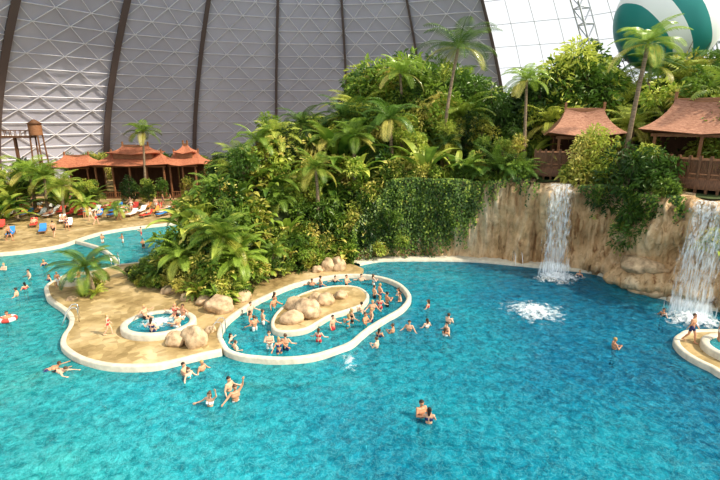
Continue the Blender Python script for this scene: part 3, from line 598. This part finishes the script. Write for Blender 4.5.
# ---------------------------------------------------------------- people
def capsule(V,F,a,b_,ra,rb,seg=14):
    a=Vector(a);b_=Vector(b_);d=b_-a;l=max(d.length,1e-4);t=d/l;u=t.orthogonal().normalized();w=t.cross(u);o=len(V);pr=[]
    for k in range(1,5): an=math.pi/2*k/4; pr.append((-ra*math.cos(an),ra*math.sin(an)))
    for k in range(1,4): f=k/4; pr.append((l*f,ra+(rb-ra)*f))
    for k in range(0,4): an=math.pi/2*k/4; pr.append((l+rb*math.sin(an),rb*math.cos(an)))
    V.append(a-t*ra)
    for s,r in pr:
        for k in range(seg): an=2*math.pi*k/seg; V.append(a+t*s+(u*math.cos(an)+w*math.sin(an))*r)
    V.append(b_+t*rb); n=len(pr)
    for k in range(seg):
        F.append((o,o+1+(k+1)%seg,o+1+k))
        for j in range(n-1): p=o+1+j*seg; F.append((p+k,p+(k+1)%seg,p+seg+(k+1)%seg,p+seg+k))
        p=o+1+(n-1)*seg; F.append((p+k,p+(k+1)%seg,len(V)-1))
def figure(name,J,fem=False,face=(0,-1,0)):
    V=[];F=[];S=[]
    f=Vector(face).normalized(); J={k:Vector(v) for k,v in J.items()}; up=(J['head']-J['neck']).normalized(); f=(f-up*f.dot(up)).normalized(); sd=f.cross(up)
    def seg(a,b_,ra,rb,tag): capsule(V,F,a,b_,ra,rb); S.append((Vector(a),Vector(b_),ra,rb,tag))
    pel,ch,nk,hd=J['pelvis'],J['chest'],J['neck'],J['head']; tor=(nk-pel).normalized(); lat=(J['shL']-J['shR']).normalized(); fr=lat.cross(tor)
    if fr.dot(f)<0 : fr=-fr
    k=.88 if fem else 1
    seg(pel-lat*.075,pel+lat*.075,.105,.105,'pelvis'); mid=(pel+ch)*.5; seg(mid-lat*.05,mid+lat*.05,.098*k,.098*k,'waist'); seg(pel,mid,.11,.10*k,'waist')
    seg(mid,ch,.105*k,.12*k,'waist'); seg(ch-lat*.085*k,ch+lat*.085*k,.118*k,.118*k,'chest'); seg(ch+tor*.09-lat*.1*k,ch+tor*.09+lat*.1*k,.09*k,.09*k,'chest')
    seg(ch+tor*.1,nk,.08,.052,'skin'); seg(nk,hd-up*.06,.052,.05,'skin')
    if fem:
        for s in(-1,1): seg(ch+lat*s*.07+fr*.085-tor*.01,ch+lat*s*.07+fr*.1-tor*.01,.062,.055,'chest')
    seg(hd-up*.015+f*.01,hd+up*.035-f*.012,.082,.09,'head'); seg(hd-up*.075+f*.035,hd-up*.03+f*.02,.042,.07,'head')
    seg(hd+f*.085+up*.005,hd+f*.112-up*.03,.010,.016,'nose')
    for s in(-1,1): seg(hd+sd*s*.088-up*.02,hd+sd*s*.092+up*.015,.014,.018,'head')
    if fem: seg(hd+up*.03-f*.035,hd-up*.16-f*.085,.092,.055,'hair'); seg(hd+up*.07-f*.06,hd+up*.085-f*.1,.05,.05,'hair')
    else: seg(hd+up*.035-f*.02,hd+up*.03-f*.03,.098,.095,'hair')
    for s in('L','R'):
        sh,el,wr=J['sh'+s],J['el'+s],J['wr'+s]; seg(ch+tor*.08,sh,.075,.062,'skin'); seg(sh,el,.056*k,.041*k,'skin'); seg(el,wr,.042*k,.027*k,'skin')
        d=(wr-el).normalized(); pl=d.cross(fr); pl=pl.normalized() if pl.length>.1 else lat; pn=d.cross(pl).normalized()
        seg(wr,wr+d*.07-pl*.018,.026,.024,'skin'); seg(wr,wr+d*.07+pl*.018,.026,.024,'skin')
        for q,(o,ln) in enumerate([(-.033,.065),(-.011,.078),(.011,.073),(.033,.055)]):
            b0=wr+d*.08+pl*o*1.1; m_=b0+(d+pl*o*4)*ln*.55; seg(b0,m_,.0105,.0098,'skin'); seg(m_,m_+(d*.85+pn*.35+pl*o*3)*ln*.5,.0098,.0085,'skin')
        seg(wr+d*.03-pl*.025,wr+d*.06-pl*.06+pn*.012,.013,.0115,'skin'); seg(wr+d*.06-pl*.06+pn*.012,wr+d*.09-pl*.065+pn*.02,.0115,.0095,'skin')
        hp,kn,an=J['hip'+s],J['kn'+s],J['an'+s]; seg(hp,kn,.092,.056,'thigh'); seg(kn,kn+(an-kn)*.35+Vector((0,.01,0)),.055,.057,'skin'); seg(kn+(an-kn)*.35,an,.055,.034,'skin')
        ff=J.get('foot',Vector(face)); seg(an-ff*.03-Vector((0,0,.03)),an+ff*.15-Vector((0,0,.045)),.036,.03,'skin')
        for q in range(5): seg(an+ff*.15+lat*(q-2)*.014-Vector((0,0,.05)),an+ff*(.195-.007*abs(q-2))+lat*(q-2)*.017-Vector((0,0,.058)),.013,.011,'skin')
    me=D.meshes.new(name); me.from_pydata([tuple(v) for v in V],[],F); o=D.objects.new(name,me); link(o)
    r=o.modifiers.new('r','REMESH'); r.mode='VOXEL'; r.voxel_size=.0135; sm=o.modifiers.new('s','SMOOTH'); sm.factor=.5; sm.iterations=2
    C.view_layer.update(); me2=D.meshes.new_from_object(o.evaluated_get(C.evaluated_depsgraph_get())); me2.name=name; D.objects.remove(o)
    for m_ in D_MATS: me2.materials.append(m_)
    n=len(me2.polygons); cen=np.empty(n*3); me2.polygons.foreach_get('center',cen); cen=cen.reshape(-1,3); best=np.full(n,1e9); tag=np.zeros(n,int); T=np.zeros(n)
    for q,(a,b_,ra,rb,tg) in enumerate(S):
        a=np.array(a);b_=np.array(b_);ab=b_-a; t=np.clip(((cen-a)@ab)/(ab@ab+1e-9),0,1); d=np.linalg.norm(cen-a-t[:,None]*ab,axis=1)-(ra+(rb-ra)*t)
        w=d<best; best[w]=d[w]; tag[w]=q; T[w]=t[w]
    tags=[s[4] for s in S]; mi=np.zeros(n,int); rel=cen-np.array(hd); U=rel@np.array(up);Fr=rel@np.array(f);Sd=np.abs(rel@np.array(sd))
    for q in range(n):
        tg=tags[tag[q]]
        if tg in('pelvis',) or (tg=='thigh' and T[q]<(.12 if fem else .5)): mi[q]=1
        if fem and (tg=='chest' and abs((cen[q]-np.array(ch))@np.array(tor))<.075): mi[q]=1
        if tg in('head','hair','nose'):
            if (U[q]>.055+ .3*max(0,Fr[q]-.03)) or (Fr[q]<.0 and U[q]>-.05 and not(Sd[q]>.085 and Fr[q]>-.02 and U[q]<.03)) or (tg=='hair' and Fr[q]<.02): mi[q]=2
    me2.polygons.foreach_set('material_index',mi); me2.polygons.foreach_set('use_smooth',[True]*n)
    import bmesh
    bm=bmesh.new(); bm.from_mesh(me2)
    for s in(-1,1):
        r_=bmesh.ops.create_uvsphere(bm,u_segments=8,v_segments=6,radius=.013,matrix=Matrix.Translation(hd+f*.083+sd*s*.033+up*.012))
        for v in r_['verts']:
            for fa in v.link_faces: fa.material_index=3
    r_=bmesh.ops.create_uvsphere(bm,u_segments=8,v_segments=6,radius=.012,matrix=Matrix.Translation(hd+f*.078-up*.062)@Matrix.Diagonal((1.8,1.2,.5,1)))
    for v in r_['verts']:
        for fa in v.link_faces: fa.material_index=4
    bm.to_mesh(me2); bm.free(); return me2
M_skin=[mat('skin_a',(.70,.39,.25),.5),mat('skin_b',(.58,.29,.17),.5),mat('skin_c',(.76,.48,.34),.5)]
M_suit=[mat('swim_navy',(.02,.03,.12),.6),mat('swim_black',(.015,.015,.015),.6),mat('swim_red',(.6,.04,.05),.6),mat('swim_teal',(.02,.3,.35),.6),mat('swim_white',(.75,.75,.72),.6)]
M_hair=[mat('hair_dark',(.02,.012,.008),.5),mat('hair_brown',(.09,.045,.02),.5),mat('hair_blond',(.45,.30,.12),.5)]
M_eye=mat('eye',(.02,.02,.02),.2); M_lip=mat('lips',(.45,.12,.1),.5)
D_MATS=[M_skin[0],M_suit[0],M_hair[0],M_eye,M_lip]
def sym(d):
    o={}
    for k,v in d.items():
        if k[-1]=='*': o[k[:-1]+'L']=v; o[k[:-1]+'R']=(-v[0],v[1],v[2])
        else: o[k]=v
    return o
base=dict(pelvis=(0,0,.95),chest=(0,0,1.26),neck=(0,.01,1.47),head=(0,-.015,1.63));base.update(sym({'sh*':(.175,0,1.41),'hip*':(.09,0,.92),'kn*':(.11,-.03,.5),'an*':(.13,.02,.09)}))
def pose(**k): d=dict(base); d.update(sym({a.replace('_','*') if a.endswith('_') else a:v for a,v in k.items()})); return d
pA=pose(el_=(.33,-.03,1.19),wr_=(.47,-.2,1.1)); pB=pose(el_=(.25,-.12,1.17),wr_=(.07,-.32,1.24))
pC=pose(elL=(.34,0,1.6),wrL=(.36,-.06,1.86),elR=(-.36,-.05,1.27),wrR=(-.58,-.16,1.2))
pF=pose(elL=(.25,.05,1.15),wrL=(.26,-.14,.95),elR=(-.25,-.02,1.15),wrR=(-.26,.1,.92),knL=(.1,-.16,.52),anL=(.1,-.2,.09),knR=(-.1,.08,.5),anR=(-.1,.34,.14))
pD=dict(pelvis=(0,0,.5),chest=(0,.05,.81),neck=(0,.07,1.02),head=(0,.04,1.18)); pD.update(sym({'sh*':(.175,.06,.96),'hip*':(.09,-.01,.48),'kn*':(.14,-.43,.5),'an*':(.14,-.46,.09),'el*':(.34,.12,.8),'wr*':(.5,-.04,.86)}))
pE=dict(pelvis=(0,.3,0),chest=(0,0,.03),neck=(0,-.2,.09),head=(0,-.28,.22)); pE.update(sym({'sh*':(.175,-.14,.05),'hip*':(.09,.33,-.02),'kn*':(.2,.75,-.12),'an*':(.16,1.15,-.1),'el*':(.32,-.4,.0),'wr*':(.34,-.66,.03)})); pE['foot']=(0,.8,-.2)
pG=dict(pelvis=(0,0,.52),chest=(0,.3,.62),neck=(0,.48,.76),head=(0,.6,.86)); pG.update(sym({'sh*':(.175,.43,.7),'hip*':(.09,-.03,.52),'kn*':(.1,-.42,.62),'an*':(.1,-.84,.5),'el*':(.3,.2,.56),'wr*':(.27,-.05,.56)})); pG['foot']=(0,-.3,.9)
FIG={'A':figure('m_stand',pA),'a':figure('f_stand',pA,True),'B':figure('m_fold',pB),'b':figure('f_fold',pB,True),'C':figure('m_wave',pC),'c':figure('f_wave',pC,True),'F':figure('m_walk',pF),'f':figure('f_walk',pF,True),'D':figure('m_sit',pD),'d':figure('f_sit',pD,True),'E':figure('m_swim',pE),'G':figure('m_lie',pG,False,(0,-.8,.6))}
def person(k,x,y,z,rz=None,nm='swimmer',s=None,suit=None,skin=None,hair=None):
    o=D.objects.new(nm,FIG[k]); o.location=(x,y,z); s=s or (R_.uniform(.95,1.03) if k.isupper() else R_.uniform(.9,.97)); o.scale=(s,s,s); o.rotation_euler=(0,0,R_.uniform(0,6.28) if rz is None else rz); link(o)
    for q,mm in enumerate((M_skin[skin] if skin is not None else R_.choice(M_skin),M_suit[suit] if suit is not None else R_.choice(M_suit),M_hair[hair] if hair is not None else R_.choice(M_hair))):
        o.material_slots[q].link='OBJECT'; o.material_slots[q].material=mm
    return o
PZ=-1.1
for k,x,y in[('A',-24.2,30.4),('a',-24.6,31.8),('A',-21.8,26.3),('B',-8.6,20.1),('a',-8.2,19.7),('A',-7.8,20.4),('A',5.1,24.8),('a',4.0,25.3),('B',5.4,25.9),('b',4.9,24.2),('B',13.8,22.7),('A',-26.1,34.4),('B',-29.4,36.2),('a',17.4,34.6),('A',-25,29),('a',19.2,27.0),
    ('b',1.1,24.1),('A',-23,38),('a',-27,37.5),('B',.9,22.8),('a',4.5,28.3),('A',2.9,24.9),('a',-24.0,33.6),('A',-32,37),('B',1.9,24.6)]: person(k,x,y,PZ)
person('B',2.55,16.75,PZ,.4,suit=0,skin=1,hair=0,s=1.08); person('b',2.82,16.35,PZ,2.9,skin=0,hair=0,s=1.03)
person('C',-5.5,17.9,PZ,.7,skin=1,hair=1,s=1.08); person('c',-6.5,17.5,PZ,-.3,skin=0,suit=4,hair=1,s=1.02); person('A',-6.0,18.7,PZ,1.2)
person('E',-15.3,20.6,-.02,2.2,suit=0); person('E',-14.7,20.3,-.02,1.3,suit=1)
for k,x,y,r in[('a',-6.6,25.6,1.5),('A',-6.2,24.9,4),('A',-5.9,25.8,2),('B',-4.9,22.7,0),('a',-4.3,22.2,.5),('A',-4.0,22.5,3),('d',-7.2,23.6,1.6),('D',-6.7,22.7,2.2),('A',-5.6,27.8,1),('a',-5.7,28.8,2),('D',-3.6,32.5,0),('A',-2.9,31.9,2),('d',-1.9,33.3,0),('B',-1.0,32.2,1),('D',.1,33.5,0),('A',1.0,30.0,2),('a',-.5,26.0,2),('B',.1,27.0,4),('A',.8,27.3,0),('a',1.3,28.0,3),('B',.3,25.2,1),('A',.7,26.1,5),('A',1.4,30.2,2),('d',2.7,30.9,4.6),('D',2.7,29.6,4.7),('b',-.7,25.3,4),('A',-1.6,25.0,1),('a',-2.3,23.4,3),('B',1.8,28.5,2),('A',-6.9,27.0,1),('b',1.0,32.6,2)]: person(k,x,y,-.75,r)
for k,x,y,r in[('D',-12.8,25.4,1.2),('d',-11.2,25.8,0),('D',-10.6,25.5,5.8),('d',-11.6,23.6,3.1),('D',-10.4,24.2,4.2)]: person(k,x,y,.14,r,'bather')
person('f',-14.1,23.7,.3,1.8,'bather',.72,2); person('F',-21.7,31.2,.3,1,'bather',.7); person('d',-21.3,33.0,.15,0,'bather',.8)
person('F',18.0,22.9,.25,.5,'bather',skin=1,suit=0); person('a',19.3,22.6,.2,1.2,'bather')
for i in range(40): person(R_.choice('FfAa'),R_.uniform(-48,-19),R_.uniform(54,66),.3,None,'beach_visitor')
for x,y in((-35,44.5),(-37,43),(-31.5,46),(-40,47.5),(-32,49),(-30.5,52)): person(R_.choice('Ff'),x,y,.3,None,'beach_visitor')
for i in range(0,len(LG),3):
    x,y,rz=LG[i]; person('G',x,y,.3,rz,'sunbather')
for x,y in((-24,45),(-21,43),(-23.5,48),(-19.5,46.5),(-26,44.9)): person('B',x,y,-.45,None,s=.8)
def torus(name,x,y,z,R1,r1,ms):
    V=[];F=[];MI=[];a1,b1=32,12
    for i in range(a1):
        for j in range(b1):
            a=6.28318*i/a1;b_=6.28318*j/b1; V.append((x+(R1+r1*math.cos(b_))*math.cos(a),y+(R1+r1*math.cos(b_))*math.sin(a),z+r1*math.sin(b_)))
            F.append((i*b1+j,((i+1)%a1)*b1+j,((i+1)%a1)*b1+(j+1)%b1,i*b1+(j+1)%b1)); MI.append((i//4)%2)
    mk(name,V,F,ms,None,True,MI)
torus('swim_ring',-21.8,26.3,.1,.38,.14,[M_tow[2],M_tow[1]])
# ---------------------------------------------------------------- light, world, camera
W=D.worlds.new('w'); C.scene.world=W; W.use_nodes=True; bg=W.node_tree.nodes['Background']; bg.inputs[0].default_value=(.95,.98,1,1); bg.inputs[1].default_value=1.0
def sun_or_added_lamp(e,ang,col,d):
    sl=D.lights.new('sun_or_added_lamp','SUN'); sl.energy=e; sl.angle=ang; sl.color=col; so=D.objects.new('sun_or_added_lamp',sl); link(so); so.rotation_euler=Vector(d).to_track_quat('Z','Y').to_euler()
sun_or_added_lamp(4.9,.03,(1,.90,.72),(.70,-.24,.70)); sun_or_added_lamp(2.4,.05,(1,.96,.88),(.56,.74,.46))  # weaker second lamp is added, standing in for bright window light and water glints
cam=D.cameras.new('cam'); cam.lens=23; cam.sensor_width=36; cam.clip_end=600; co=D.objects.new('camera',cam); link(co); co.location=(0,0,12); co.rotation_euler=(math.radians(75.38),0,0); C.scene.camera=co
C.scene.view_settings.view_transform='Standard'
for lk in('Medium High Contrast','High Contrast'):
    try: C.scene.view_settings.look=lk; break
    except Exception: pass
